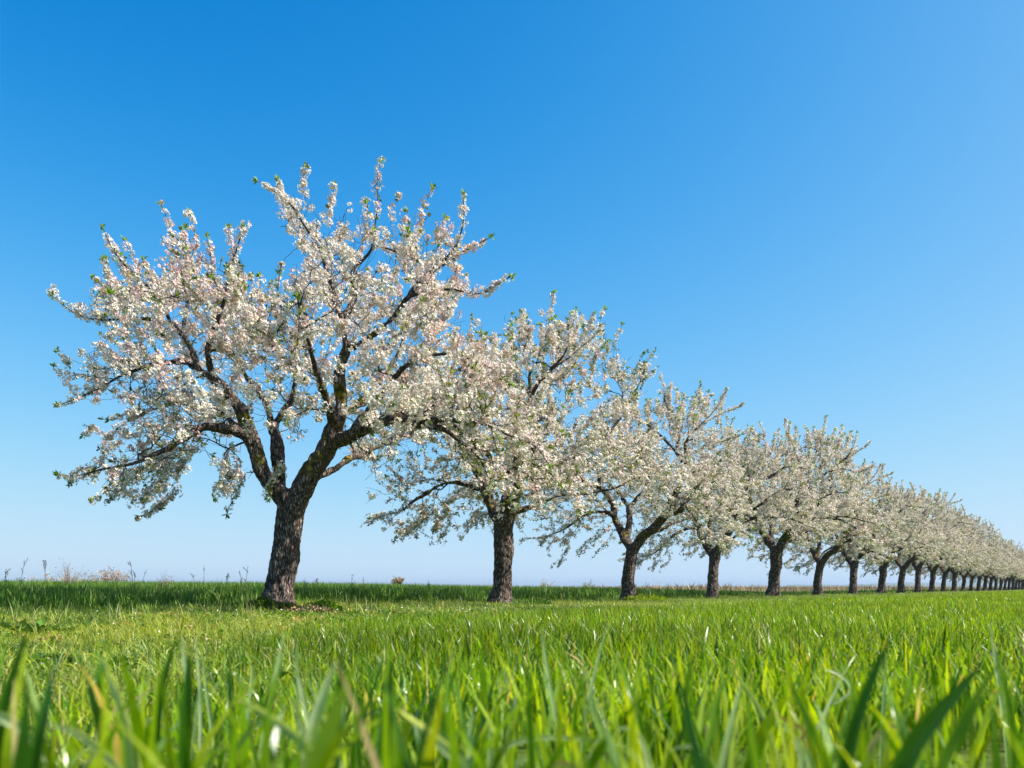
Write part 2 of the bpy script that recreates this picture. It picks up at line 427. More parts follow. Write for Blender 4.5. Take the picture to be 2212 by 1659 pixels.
def verge():
    L = []
    for (a, b_, dens, wd, seg) in [(0.6, 1.6, 900, 0.004, 4), (1.6, 3.2, 2600, 0.0036, 3), (3.2, 6.5, 3000, 0.0036, 2), (6.5, 13, 1200, 0.0050, 2), (13, 26, 320, 0.010, 1), (26, 60, 60, 0.022, 1)]:
        x, y, s = scatter(a, b_, dens, smin=-1.6, margin=1.8 if a < 5 else 2.5)
        k_ = (s < crop_edge(x, y) + 0.4) | ((left_low(x, y) > 0.2) & (s < 7.5))
        x, y, s = x[k_], y[k_], s[k_]
        nn = vnoise(np.stack([x, y], -1) * 1.6, 21, 3)
        hn = (0.055 + 0.022 * nn + 0.03 * sstep(1.0, -0.8, s)) * np.exp(rng.normal(0, 0.35, len(x)))
        w = wd * np.exp(rng.normal(0, 0.3, len(x)))
        c = pal(len(x), VERGE, VW, 0.16)
        yl = np.clip(vnoise(np.stack([x, y], -1) * 0.8, 33, 3) + 0.2, 0, 1)[:, None] * 0.5
        c = c * (1 - yl) + np.array([0.36, 0.37, 0.03]) * yl
        dk = np.clip(vnoise(np.stack([x, y], -1) * 2.7, 41, 3) * 2.2 - 0.55, 0, 1)[:, None]
        c = c * (1 - dk) + np.array([0.05, 0.12, 0.01]) * dk * np.exp(rng.normal(0, 0.2, (len(x), 1)))
        L.append(blades(x, y, np.clip(hn, 0.015, 0.16), w, c, seg, bend=0.6))
    # seeding stems standing above the sward
    x, y, s = scatter(4.5, 11, 9, smin=-1.2, smax=3.2, margin=1.5)
    L.append(blades(x, y, rng.uniform(0.12, 0.24, len(x)), np.full(len(x), 0.006), pal(len(x), [(0.30, 0.33, 0.12), (0.38, 0.32, 0.17)], [3, 1]), 4, bend=0.25))
    V, F, C = merge(L)
    o = link('verge_grass', mesh_np('verge_grass', V, F, M_VERGE, C, smooth=True))
    tag(o, 'short yellowish green rough grass on the strip in front of the tree row', 'grass', kind='stuff')

def tall():
    L = []
    TC = [(0.06, 0.16, 0.008), (0.13, 0.25, 0.015), (0.022, 0.08, 0.005), (0.26, 0.33, 0.09)]
    for (a, b_, dens, wd, seg) in [(8, 16, 750, 0.0075, 3), (16, 30, 220, 0.012, 2), (30, 60, 22, 0.035, 1), (60, 120, 7, 0.07, 1)]:
        x, y, s = scatter(a, b_, dens, smin=-22, smax=-0.7, margin=3.0)
        k_ = s > -6.5 - 16 * sstep(9, 0, x); x, y, s = x[k_], y[k_], s[k_]
        edge = sstep(-0.7, -1.6, s)
        hmax = 0.30 - 0.16 * sstep(1.0, 12.0, x)
        hn = (0.10 + (hmax - 0.10) * edge) * np.exp(rng.normal(0, 0.13, len(x)))
        hn = np.minimum(hn, 0.40)
        c = pal(len(x), TC, [4, 4, 3, 1.3])
        L.append(blades(x, y, hn, wd * np.exp(rng.normal(0, 0.25, len(x))), c, seg, bend=0.25, base_dark=1.0))
    V, F, C = merge(L)
    o = link('tall_grass', mesh_np('tall_grass', V, F, M_TALL, C, smooth=True))
    tag(o, 'tall darker green grass standing behind the line of trunks', 'grass', kind='stuff')

def dry():
    L = []
    x = rng.uniform(-60, 220, 110000); y = rng.uniform(18, 200, 110000)
    s = side(x, y); k = (s < -5.5 - 14 * sstep(9, 0, x)) & (s > -60) & (np.abs(x) < 0.68 * y + 5)
    x, y = x[k], y[k]
    c = pal(len(x), [(0.30, 0.22, 0.13), (0.22, 0.15, 0.09), (0.20, 0.21, 0.08), (0.36, 0.28, 0.19)], [4, 3, 2, 2])
    h = (0.33 + 0.12 * sstep(2, 12, x)) * np.exp(rng.normal(0, 0.25, len(x))) * (1 + 0.5 * vnoise(np.stack([x, y], -1) * 0.3, 4, 3))
    L.append(blades(x, y, np.clip(h, 0.05, 0.75), 0.05 * np.ones(len(x)), c, 2, bend=0.4))
    V, F, C = merge(L)
    o = link('dry_grass', mesh_np('dry_grass', V, F, M_DRY, C, smooth=True))
    tag(o, 'brown dry grass of the rough field beyond the trees at the horizon', 'dry grass', kind='stuff')
crop(); verge(); tall(); dry()

# ------------------------------------------------------------------ trees
HERO_POLY = np.array([(150,668),(205,625),(232,530),(275,560),(318,590),(338,490),(400,505),(440,560),(470,610),(520,550),(540,660),(575,670),(600,610),(645,585),(640,500),(585,425),(640,405),(700,450),(745,440),(790,430),(835,490),(880,475),(925,450),(960,480),(990,500),(985,545),(955,590),(1020,595),(1050,625),(1000,655),(1010,700),(1060,745),(1110,800),(1150,880),(1180,950),(1185,1005),(1120,1040),(1075,1085),(1030,1080),(1000,1000),(930,945),(880,960),(850,1010),(800,1030),(760,1045),(740,1010),(700,900),(650,985),(600,960),(560,910),(545,985),(515,1095),(468,1060),(485,990),(440,965),(405,1005),(385,1050),(335,1095),(290,1105),(240,1080),(195,1075),(150,1040),(215,1005),(200,950),(250,925),(275,870),(200,850),(140,872),(128,790),(175,745),(215,705)], float)

def L_(*pts):
    """u, v, depth offset, radius"""
    return [p for p in pts]
HERO_LIMBS = [
 L_((597,1330,0,.34),(599,1308,0,.27),(603,1280,0,.215),(611,1220,0,.195),(619,1170,0,.19),(625,1130,0,.195),(628,1100,0,.20)),
 # left limb
 L_((628,1100,0,.17),(604,1065,0,.135),(572,1022,.0,.12),(552,985,.0,.112),(540,945,0,.105),(520,895,-.05,.09),(494,852,-.1,.082),(466,818,-.15,.08)),
 L_((542,950,0,.09),(500,932,-.2,.07),(450,925,-.4,.06),(400,942,-.6,.05),(355,972,-.8,.038),(290,1002,-1.0,.022),(210,1018,-1.1,.012),(125,1025,-1.2,.005)),
 L_((466,818,-.15,.06),(430,797,-.1,.055),(380,783,.1,.045),(320,788,.3,.03),(262,815,.5,.02),(200,845,.6,.012),(128,872,.7,.004)),
 L_((466,818,-.15,.05),(452,765,-.4,.045),(470,705,-.6,.035),(482,640,-.7,.025),(500,570,-.8,.015),(530,497,-.9,.004)),
 L_((440,800,-.1,.05),(418,765,-.1,.05),(398,722,.0,.042),(372,700,.0,.032),(310,690,-.1,.024),(230,690,-.2,.016),(165,675,-.2,.009),(115,640,-.3,.004)),
 L_((398,722,0,.034),(402,660,.3,.028),(395,600,.4,.02),(375,530,.5,.012),(348,437,.6,.004)),
 L_((372,700,0,.028),(345,650,-.4,.024),(290,590,-.6,.016),(245,540,-.7,.010),(222,495,-.8,.004)),
 # middle limb
 L_((604,1065,0,.11),(602,1015,.1,.09),(600,970,.2,.082),(592,925,.3,.075),(575,880,.6,.045),(540,820,1.0,.035),(500,760,1.3,.025),(440,690,1.5,.014),(400,620,1.6,.005)),
 L_((592,925,.3,.06),(612,885,.3,.045),(640,830,.5,.035),(640,750,.9,.028),(610,670,1.1,.018),(600,590,1.2,.006)),
 # right limb
 L_((628,1100,0,.18),(652,1055,0,.15),(685,1005,0,.14),(712,958,0,.13),(728,905,0,.105),(734,850,0,.092),(736,800,0,.085),(748,755,0,.075)),
 L_((748,755,0,.055),(740,690,-.1,.048),(712,610,-.2,.036),(690,540,-.3,.024),(640,455,-.4,.012),(600,420,-.5,.008),(558,395,-.5,.004)),
 L_((740,690,-.1,.04),(768,640,.1,.036),(765,590,.1,.03),(800,540,.1,.02),(812,460,.1,.010),(822,352,.1,.004)),
 L_((748,755,0,.06),(790,735,-.1,.055),(835,695,-.2,.048),(882,640,-.3,.04),(930,592,-.3,.03),(975,545,-.3,.018),(995,490,-.4,.010),(1005,420,-.4,.004)),
 L_((930,592,-.3,.024),(990,552,-.1,.014),(1062,512,0,.004)),
 L_((882,640,-.3,.028),(960,622,-.6,.018),(1035,635,-.8,.011),(1104,600,-.9,.004)),
 # right arch
 L_((712,958,0,.10),(760,938,-.2,.085),(812,916,-.4,.078),(865,905,-.6,.065),(905,907,-.8,.05),(960,930,-1.0,.032),(1015,975,-1.2,.018),(1070,1040,-1.3,.006)),
 L_((905,907,-.8,.04),(970,905,-1.1,.03),(1060,925,-1.4,.018),(1140,955,-1.6,.010),(1186,1000,-1.7,.004)),
 L_((760,938,-.2,.06),(800,882,-.1,.052),(838,838,-.1,.044),(875,790,-.3,.034),(935,765,-.5,.024),(1010,770,-.8,.014),(1100,830,-1.0,.005)),
 # right lower and the limbs to front and back
 L_((665,1040,0,.08),(725,1015,.3,.055),(765,985,.6,.045),(830,960,1.2,.03),(900,930,1.7,.015),(960,900,2.0,.005)),
 L_((722,925,0,.06),(700,850,-.6,.045),(680,780,-1.2,.032),(650,700,-1.7,.018),(640,640,-2.0,.006)),
 L_((728,905,0,.055),(790,860,.7,.045),(850,780,1.3,.032),(880,700,1.7,.018),(900,620,1.9,.006)),
 L_((545,965,0,.05),(490,900,.6,.04),(420,870,1.2,.028),(340,880,1.7,.015),(260,900,2.0,.005)),
]
HERO_TIPS = [(268,520),(200,600),(412,462),(447,510),(492,492),(603,390),(658,362),(722,400),(858,425),(937,408),(122,760),(120,790),(180,940),(235,905),(200,1082),(300,1118),(490,1110),(578,1078),(150,1045),(1105,1060),(1185,965),(560,600),(880,460),(465,1075),(345,1095),(790,440),(960,470)]

def inpoly(px, py, poly):
    x, y = poly[:, 0], poly[:, 1]; x2, y2 = np.roll(x, -1), np.roll(y, -1)
    r = np.zeros(len(px), bool)
    for a, b, c, d in zip(x, y, x2, y2):
        cond = ((b > py) != (d > py))
        with np.errstate(divide='ignore', invalid='ignore'):
            xi = (c - a) * (py - b) / (d - b + 1e-12) + a
        r ^= cond & (px < xi)
    return r

def loc3(p, dy):
    """hero pixel and depth offset to tree-local metres"""
    Y = Y0 + dy
    p = np.atleast_2d(p)
    return np.stack([(p[:, 0] - CX) / FP * Y - X0, np.ones(len(p)) * dy, CAM_H - (p[:, 1] - HV) / FP * Y], -1)

class Skel:
    def __init__(s):
        s.P = []; s.par = []; s.R = []; s.limb = []; s.D = []; s.L = []
    def add(s, p, par, r, limb):
        p = np.asarray(p, float)
        if par >= 0:
            d = p - s.P[par]; ln = np.linalg.norm(d); d = d / max(ln, 1e-6)
        else: d = np.array([0, 0, 1.]); ln = 0
        s.P.append(p); s.par.append(par); s.R.append(r); s.limb.append(limb); s.D.append(d)
        s.L.append((s.L[par] if par >= 0 else 0) + ln)
        return len(s.P) - 1

def smooth_poly(P, R, step=0.06):
    P = np.array(P); R = np.array(R)
    # catmull-rom through the points
    out = []; ro = []
    Q = np.vstack([2 * P[0] - P[1], P, 2 * P[-1] - P[-2]])
    for i in range(len(P) - 1):
        p0, p1, p2, p3 = Q[i], Q[i + 1], Q[i + 2], Q[i + 3]
        n = max(2, int(np.linalg.norm(p2 - p1) / step))
        for t in np.arange(n) / n:
            out.append(0.5 * ((2 * p1) + (-p0 + p2) * t + (2 * p0 - 5 * p1 + 4 * p2 - p3) * t * t + (-p0 + 3 * p1 - 3 * p2 + p3) * t ** 3))
            ro.append(R[i] * (1 - t) + R[i + 1] * t)
    out.append(P[-1]); ro.append(R[-1])
    return np.array(out), np.array(ro)

def build_tree(seed, ntarget=620, nspur=1500, fl=1.0, jit=0.0, slim=1.0, flsize=0.0195, hero=False, vox=0.014, lumps=1.0, low=False):
    r = np.random.default_rng(seed)
    t0 = time.time()
    S = Skel()
    # a gentle warp makes each tree its own
    wv = r.uniform(0, 6.28, (3, 3)); wk = r.normal(0, 1, (3, 3))
    def warp(P):
        if jit == 0: return P
        P = P.copy()
        k = np.clip(P[:, 2:3] / 2.5, 0, 1.3)
        off = np.stack([np.sin(P @ wk[i] * 0.9 + wv[i, 0]) for i in range(3)], -1)
        return P + off * k * jit
    main = []
    for li, L in enumerate(HERO_LIMBS):
        pts = np.array(L)
        W = np.concatenate([loc3(pts[i:i + 1, :2], pts[i, 2]) for i in range(len(pts))])
        W = warp(W)
        C, R = smooth_poly(W, pts[:, 3] * slim)
        n = len(C)
        # crooked wood
        ph = r.uniform(0, 6.28, 6); ss = np.arange(n) * 0.06
        amp = np.minimum(0.035, 0.012 + 0.002 * ss)
        fade = np.minimum(ss / 0.3, 1)
        for k in range(3):
            C[:, k] += amp * fade * (np.sin(ss * 5.1 + ph[k]) + 0.6 * np.sin(ss * 11.3 + ph[k + 3])) * (0.5 if li == 0 else 1)
        if li == 0:
            p = -1
            for q, rr in zip(C, R): p = S.add(q, p, rr, 0)
        else:
            PP = np.array(S.P); p = int(np.argmin(((PP - C[0]) ** 2).sum(1)))
            C = C + (PP[p] - C[0]) * np.exp(-ss / 0.4)[:, None]
            for q, rr in zip(C[1:], R[1:]): p = S.add(q, p, rr, li)
        main.append(p)
    nmain = len(S.P)
    # targets inside the crown
    T = []
    ctr = np.array([640., 760.])
    while len(T) < ntarget:
        m = 4000
        q = r.uniform((100, 340), (1200, 1130), (m, 2)); dy = r.uniform(-2.35, 2.35, m)
        sc_ = np.sqrt(np.maximum(1 - (dy / 2.45) ** 2, 0.02))
        qq = ctr + (q - ctr) / sc_[:, None] ** 0.75
        k = inpoly(qq[:, 0], qq[:, 1], HERO_POLY) & inpoly(q[:, 0], q[:, 1], HERO_POLY)
        # no growth in the clear middle above the fork
        d2 = np.hypot((q[:, 0] - 620) / 80, (q[:, 1] - 1030) / 90)
        k &= (d2 > 1)
        k &= r.random(m) < np.where(q[:, 1] > 980, 0.5 if hero else 0.3, 1.0)
        k &= ~((np.hypot(q[:, 0] - 635, q[:, 1] - 1020) < 125) & (dy < 0.4))
        k &= inpoly(ctr[0] + (q[:, 0] - ctr[0]) * 1.05, ctr[1] + (q[:, 1] - ctr[1]) * 1.07, HERO_POLY) | (q[:, 1] > 900)
        for Lm in HERO_LIMBS[1:]:
            for (u_, v_, d_, r_) in Lm:
                if r_ > 0.03: k &= ~((np.hypot(q[:, 0] - u_, q[:, 1] - v_) < 30) & (dy < d_) & (r.random(m) < 0.75))
        for a, d in zip(q[k], dy[k]):
            T.append((a[0], a[1], d))
            if len(T) >= ntarget: break
    T = np.array(T)
    TW = np.concatenate([loc3(T[i:i + 1, :2], T[i, 2]) for i in range(len(T))])
    if True:
        E = []
        for (u0, u1, v0, v1, d0, d1, n_) in [(540, 900, 790, 960, -0.9, 1.9, 90), (800, 1170, 740, 1060, -2.1, -0.3, 150), (170, 520, 860, 1080, -1.5, 1.6, 110), (440, 640, 640, 820, -1.0, 1.6, 50)]:
            c_ = 0
            while c_ < n_ * (1.0 if hero else 0.35):
                q = np.array([r.uniform(u0, u1), r.uniform(v0, v1)])
                if inpoly(q[None, 0], q[None, 1], HERO_POLY)[0] and np.hypot((q[0] - 620) / 60, (q[1] - 1030) / 80) > 1:
                    E.append(loc3(q[None], r.uniform(d0, d1))); c_ += 1
        TW = np.concatenate([TW] + E); T = np.concatenate([T, np.zeros((len(E), 3))])
    # crown edge is uneven: push the outer targets along clumps
    tips = np.array([(u + (0 if hero else r.normal(0, 14)), v + (0 if hero else r.normal(0, 14))) for u, v in HERO_TIPS], float)
    TT = np.concatenate([loc3(tips[i:i + 1], r.normal(0, 0.5)) for i in range(len(tips))])
    TW = warp(np.concatenate([TW, TT]))
    istip = np.concatenate([np.zeros(len(T), bool), np.ones(len(TT), bool)])
    PP = np.array(S.P)
    dmin = np.array([np.sqrt(((PP - t) ** 2).sum(1).min()) for t in TW])
    order = np.argsort(dmin + istip * 10)
    Pn = np.zeros((60000, 3)); Dn = np.zeros((60000, 3)); Ln = np.zeros(60000); n = len(S.P)
    Pn[:n] = S.P; Dn[:n] = S.D; Ln[:n] = S.L
    trunk_n = np.zeros(60000, bool); trunk_n[:n] = (np.array(S.limb) == 0) | (np.array(S.R) > 0.11)
    def grow(t, rad, limb_from=None, wig=0.02, up=0.15):
        n = len(S.P)
        v = t - Pn[:n]; d = np.linalg.norm(v, axis=1) + 1e-6
        cos = (v * Dn[:n]).sum(1) / d
        cost = d * (1 + 0.55 * (1 - cos)) + 0.10 * Ln[:n] + 50 * trunk_n[:n]
        j = int(np.argmin(cost)); dist = d[j]
        st = max(1, int(dist / 0.06)); tt = np.arange(1, st + 1) / st
        p0, p3 = Pn[j], t
        tang = Dn[j] * dist * 0.45
        p1 = p0 + tang; p2 = p3 - (p3 - p0) * 0.35 - np.array([0, 0, up]) * dist * 0.6
        C = ((1 - tt) ** 3)[:, None] * p0 + (3 * (1 - tt) ** 2 * tt)[:, None] * p1 + (3 * (1 - tt) * tt ** 2)[:, None] * p2 + (tt ** 3)[:, None] * p3
        C[:-1] += r.normal(0, wig, (st - 1, 3)) * 0.5
        p = j; lb = S.limb[j]
        for q in C:
            p = S.add(q, p, rad, lb); k = p
            Pn[k] = S.P[k]; Dn[k] = S.D[k]; Ln[k] = S.L[k]
        return p
    tipnodes = list(main[1:])
    cc0 = np.array([0.2, 0, 2.4])
    def shoot(tp, L):
        o = nrm(tp - cc0); d = nrm(o * 0.5 + np.array([r.normal(0, .12), r.normal(0, .12), 0.75 if tp[2] > 2.6 else -0.05]))
        b0 = tp - d * L
        p = grow(b0, 0.0028)
        st = max(3, int(L / 0.05)); q0 = np.array(S.P[p]); lb = S.limb[p]
        bow = r.normal(0, 0.05, 3) * L
        for k in range(1, st + 1):
            t = k / st
            p = S.add(q0 + (tp - q0) * t + bow * math.sin(math.pi * t) + r.normal(0, 0.004, 3), p, 0.0024, lb)
            Pn[p] = S.P[p]; Dn[p] = S.D[p]; Ln[p] = S.L[p] + 3.0
        shootn.update(range(p - st + 1, p + 1)); shoottips.add(p)
        return p
    shootn = set(); shoottips = set()
    for i in order:
        if istip[i]: tipnodes.append(shoot(TW[i], r.uniform(0.35, 0.6)))
        else: tipnodes.append(grow(TW[i], 0.0028))
    # straight shoots that stand up out of the top of the crown
    for _ in range(26 if hero else 60):
        while True:
            q = np.array([r.uniform(140, 1100), r.uniform(380, 760)]); dy = r.uniform(-1.9, 1.9)
            sc1 = np.sqrt(1 - (dy / 2.45) ** 2) ** 0.75
            q2 = ctr + (q - ctr) * sc1
            if inpoly(q[None, 0], q[None, 1], HERO_POLY)[0] and not inpoly(q[None, 0], q[None, 1] - 45, HERO_POLY)[0]: break
        tp = warp(loc3(q2[None], dy))[0]
        L = r.uniform(0.28, 0.55)
        tipnodes.append(shoot(tp + np.array([r.normal(0, .05), 0, L * (0.25 if hero else 0.55)]), L))
    # upright and outward spurs
    nn = len(S.P)
    Rr = np.array(S.R)
    cand = np.where(Rr < 0.03)[0]
    PPa = np.array(S.P)
    cz = np.array([0.2, 0, 2.7])
    js = r.choice(cand, nspur)
    for j in js:
        o = PPa[j] - cz; o /= np.linalg.norm(o) + 1e-6
        hang = PPa[j][2] < 2.0
        d = o * 0.55 + r.normal(0, 0.55, 3) + np.array([0, 0, -0.35 if hang else 0.6]) + S.D[j] * 0.4
        d /= np.linalg.norm(d)
        rim = S.P[j][2] > 4.6 or abs(S.P[j][0]) > 2.5
        ln = r.uniform(0.06, 0.16) if rim else r.uniform(0.10, 0.40)
        if hero and ln > 0.1:
            e_ = PPa[j] + d * ln; Ye = Y0 + e_[1]
            if not inpoly(np.array([(e_[0] + X0) / Ye * FP + CX]), np.array([HV - (e_[2] - CAM_H) / Ye * FP]), HERO_POLY)[0]: ln = r.uniform(0.04, 0.09)
        st = max(2, int(ln / 0.05)); p = j
        q = PPa[j].copy()
        for k in range(st):
            d = d + r.normal(0, 0.12, 3) + np.array([0, 0, 0.05 if not hang else -0.06]); d /= np.linalg.norm(d)
            q = q + d * ln / st
            p = S.add(q, p, 0.0022, S.limb[j])
        tipnodes.append(p)
    P = np.array(S.P); par = np.array(S.par); R = np.array(S.R); D = np.array(S.D); limb = np.array(S.limb)
    N = len(P)
    # pipe model for the grown wood
    acc = np.zeros(N); child = np.zeros(N, int)
    Rg = np.where(np.arange(N) < nmain, 0, 0.0)
    e = 2.5
    for i in range(N - 1, 0, -1):
        base = acc[i] if acc[i] > 0 else 0.0030 ** e
        acc[i] = base
        acc[par[i]] += base * 1.0
    pipe = acc ** (1 / e) * 0.85
    R2 = np.where(np.arange(N) < nmain, R, np.minimum(pipe, 0.022))
    for i in range(nmain, N):
        R2[i] = min(R2[i], R2[par[i]] * 0.9) if R2[par[i]] > 0 else R2[i]
    R2 = np.maximum(R2, 0.0020)
    R = R2
    cont = np.zeros(N, bool); seen = {}
    for i in range(1, N):
        pj = par[i]
        if pj not in seen and (limb[i] == limb[pj]) and R[i] > R[pj] * 0.6: seen[pj] = i; cont[i] = True
    # ---- thin wood: prisms
    THICK = 0.030
    def prisms(idx, sides):
        if len(idx) == 0: return None
        pj = par[idx]; a = P[pj]; b = P[idx]
        ra = np.where(cont[idx], R[pj], np.minimum(R[idx] * 1.35, R[pj])); rb = R[idx]
        big_ = ra > THICK * 1.15; ra = np.where(big_, ra * 0.3, ra); rb = np.where(big_, rb * 0.3, rb)
        da = np.where(cont[idx][:, None], D[pj], D[idx]); db = D[idx]
        ref = np.array([0.31, 0.12, 0.94]); alt = np.array([1.0, 0.1, 0.0])
        def ring(c, d, rad):
            rf = np.where((np.abs(d @ ref) > 0.97)[:, None], alt, ref)
            u = nrm(np.cross(d, rf)); v = np.cross(d, u)
            an = np.arange(sides) * 2 * math.pi / sides
            return c[:, None] + rad[:, None, None] * (np.cos(an)[None, :, None] * u[:, None] + np.sin(an)[None, :, None] * v[:, None])
        V = np.concatenate([ring(a, da, ra), ring(b, db, rb)], 1).reshape(-1, 3)
        k = np.arange(sides); o = (np.arange(len(idx)) * 2 * sides)[:, None]
        F = np.stack([o + k, o + (k + 1) % sides, o + sides + (k + 1) % sides, o + sides + k], -1).reshape(-1, 4)
        return V, F
    res = {}
    thin = np.where((R[np.maximum(par, 0)] < THICK * 1.15) & (np.arange(N) > 0))[0]
    # limbs gathered under the main limb they belong to
    root_of = {0:0,1:1,2:2,3:3,4:4,5:5,6:5,7:5,8:8,9:8,10:11,11:11,12:12,13:13,14:13,15:13,16:16,17:16,18:18,19:19,20:20,21:21,22:22}
    lr = np.array([root_of.get(int(q), 1) for q in limb])
    res['branch'] = []
    for g in sorted(set(lr[thin])):
        k = thin[lr[thin] == g]
        core = [i for i in range(1, nmain) if lr[i] == g and R[par[i]] >= THICK * 1.15]
        inc = set(int(q) for q in k) | set(core); extra = set()
        for q in list(inc):
            q = int(par[q])
            while q > 0 and q not in inc and q not in extra:
                extra.add(q); q = int(par[q])
        k = np.array(sorted(inc | extra), int)
        vf = prisms(k, 3 if low else 5)
        if vf is None or len(k) < 6: continue
        res['branch'].append(mesh_np('branch', vf[0], vf[1], M_TWIG, smooth=True))
    # ---- thick wood: closed tubes fused and roughened
    V = []; F = []; off = 0
    sd = 14
    thick = [i for i in range(1, nmain) if R[par[i]] >= THICK]
    chains = []; cur = []
    for i in thick:
        if cur and par[i] == cur[-1] and limb[i] == limb[cur[-1]]: cur.append(i)
        else:
            if cur: chains.append(cur)
            cur = [par[i], i]
    if cur: chains.append(cur)
    import bmesh
    for ch in chains:
        c = P[ch]; rr = R[ch].copy()
        if limb[ch[-1]] != 0 and len(rr) > 1: rr[0] = rr[1]
        d = nrm(np.gradient(c, axis=0)) if len(c) > 1 else D[ch]
        u = nrm(np.cross(d, np.array([0.2, 1, 0.1]))); v = np.cross(d, u)
        an = np.arange(sd) * 2 * math.pi / sd
        flute = 1 + 0.07 * np.sin(an * 5 + 0.6)[None, :] * np.clip((0.25 + 0.9 - c[:, 2:3]) / 1.0, 0, 1) * (limb[ch[-1]] == 0)
        ring = c[:, None] + (rr[:, None] * flute)[:, :, None] * (np.cos(an)[None, :, None] * u[:, None] + np.sin(an)[None, :, None] * v[:, None])
        V.append(ring.reshape(-1, 3)); V.append(c[0:1] - d[0:1] * rr[0] * 0.6); V.append(c[-1:] + d[-1:] * rr[-1] * 0.6)
        m = len(c); k = np.arange(sd)
        for q in range(m - 1):
            o = off + q * sd
            F += [(o + a, o + (a + 1) % sd, o + sd + (a + 1) % sd, o + sd + a) for a in range(sd)]
        cb, ce = off + m * sd, off + m * sd + 1
        F += [(cb, off + (a + 1) % sd, off + a) for a in range(sd)]
        F += [(ce, off + (m - 1) * sd + a, off + (m - 1) * sd + (a + 1) % sd) for a in range(sd)]
        off += m * sd + 2
    V = np.concatenate(V)
    me = bpy.data.meshes.new('trunk_raw'); me.from_pydata(V.tolist(), [], F)
    ob = bpy.data.objects.new('trunk_raw', me); col.objects.link(ob)
    rm = ob.modifiers.new('r', 'REMESH'); rm.mode = 'VOXEL'; rm.voxel_size = vox
    sm = ob.modifiers.new('s', 'SMOOTH'); sm.factor = 0.5; sm.iterations = 3
    dg = bpy.context.evaluated_depsgraph_get()
    ev = ob.evaluated_get(dg)
    tm = bpy.data.meshes.new_from_object(ev)
    bpy.data.objects.remove(ob); bpy.data.meshes.remove(me)
    nv = len(tm.vertices)
    co = np.zeros(nv * 3, np.float32); tm.vertices.foreach_get('co', co); co = co.reshape(-1, 3).astype(float)
    no = np.zeros(nv * 3, np.float32); tm.vertices.foreach_get('normal', no); no = no.reshape(-1, 3)
    rid = vnoise(co * np.array([26, 26, 4.5]), seed + 1, 2); big = vnoise(co * 5.0, seed + 2, 2)
    fine = vnoise(co * 45.0, seed + 3, 1)
    co = co + no * (0.011 * rid + 0.014 * big + 0.005 * fine)[:, None]
    tm.vertices.foreach_set('co', co.astype(np.float32).ravel())
    tm.polygons.foreach_set('use_smooth', np.ones(len(tm.polygons), bool))
    tm.materials.clear(); tm.materials.append(M_BARK); tm.name = 'trunk'; tm.update()
    res['trunk'] = tm
    # ---- blossom: clusters along the thin wood
    bl = np.where((R < 0.017) & (np.arange(N) >= 1))[0]
    tipset = np.zeros(N, bool); tipset[tipnodes] = True
    toptip = np.zeros(N, bool); toptip[main[1:]] = True; toptip[sorted(shoottips)] = True
    dens = 0.5 + 0.5 * vnoise(P[bl] * 1.9, seed + 11, 3)
    outer = np.clip((np.linalg.norm(P[bl] - np.array([0.1, 0, 2.6]), axis=1) - 1.6) / 1.2, 0, 1)
    keep = r.random(len(bl)) < np.clip(0.04 + 0.62 * dens + 0.16 * outer, 0.06, 0.85)
    big_n = np.where((R > 0.035) & (limb > 0))[0][::2]
    bq = P[big_n]; hide = np.zeros(len(bl), bool)
    vd = nrm(np.array([X0, Y0, 1.5]))
    for c0 in range(0, len(bl), 4000):
        dd = P[bl[c0:c0 + 4000]][:, None] - bq[None]
        al = dd @ vd
        pr_ = np.linalg.norm(dd - al[..., None] * vd, axis=2)
        hide[c0:c0 + 4000] = ((pr_ < 0.075) & (al < 0)).any(1)
    shootn.update(int(q) for q in np.where((np.arange(N) < nmain) & (R < 0.014))[0])
    keep |= toptip[bl]
    keep |= np.isin(bl, list(shootn)) & (r.random(len(bl)) < 0.8)
    keep &= ~(hide & (P[bl][:, 2] > 2.4) & (r.random(len(bl)) < 0.55))
    bl = bl[keep]
    leafn = vnoise(P[bl] * 2.3, seed + 12, 3)
    isleaf = (r.random(len(bl)) < np.clip((0.25 if hero else 0.42) + 0.38 * leafn + 0.16 * (P[bl][:, 2] < 2.1), 0.06, 0.75)) | (toptip[bl]) | (tipset[bl] & (r.random(len(bl)) < 0.25))
    fb = bl[~(isleaf & (r.random(len(bl)) < 0.7))]
    k = r.poisson(10.0 * fl, len(fb)) + 4
    node = np.repeat(fb, k); M = len(node)
    ct = np.repeat(np.arange(len(fb)), k)
    cc = P[fb] + r.normal(0, 0.014, (len(fb), 3)); crad = r.uniform(0.026, 0.060, len(fb)) * np.where(np.isin(fb, list(shootn)), 0.85, 1.0)
    tpos = r.random(M)[:, None]
    dirn = nrm(r.normal(0, 1, (M, 3)) + np.array([0, 0, 0.25]))
    cen = cc[ct] + (P[par[node]] - P[node]) * tpos + dirn * (crad[ct] * r.uniform(0.8, 1.1, M))[:, None]
    ax = nrm(dirn + r.normal(0, 0.25, (M, 3)))
    rf = nrm(r.normal(0, 1, (M, 3))); u = nrm(np.cross(ax, rf)); v = np.cross(ax, u)
    Rf = flsize * np.exp(r.normal(0, 0.16, M))
    cup = r.uniform(0.15, 0.75, M)
    np_ = 5
    an = np.arange(np_) * 2 * math.pi / np_
    hw = 0.52
    def pt(rad, a, hgt):
        return cen[:, None] + Rf[:, None, None] * (rad * (np.cos(a)[None, :, None] * u[:, None] + np.sin(a)[None, :, None] * v[:, None]) + hgt[:, None, None] * ax[:, None])
    A = pt(0.06, an, cup * 0); B = pt(0.72, an - hw, cup * 0.55); C = pt(1.0, an, cup); E = pt(0.72, an + hw, cup * 0.55)
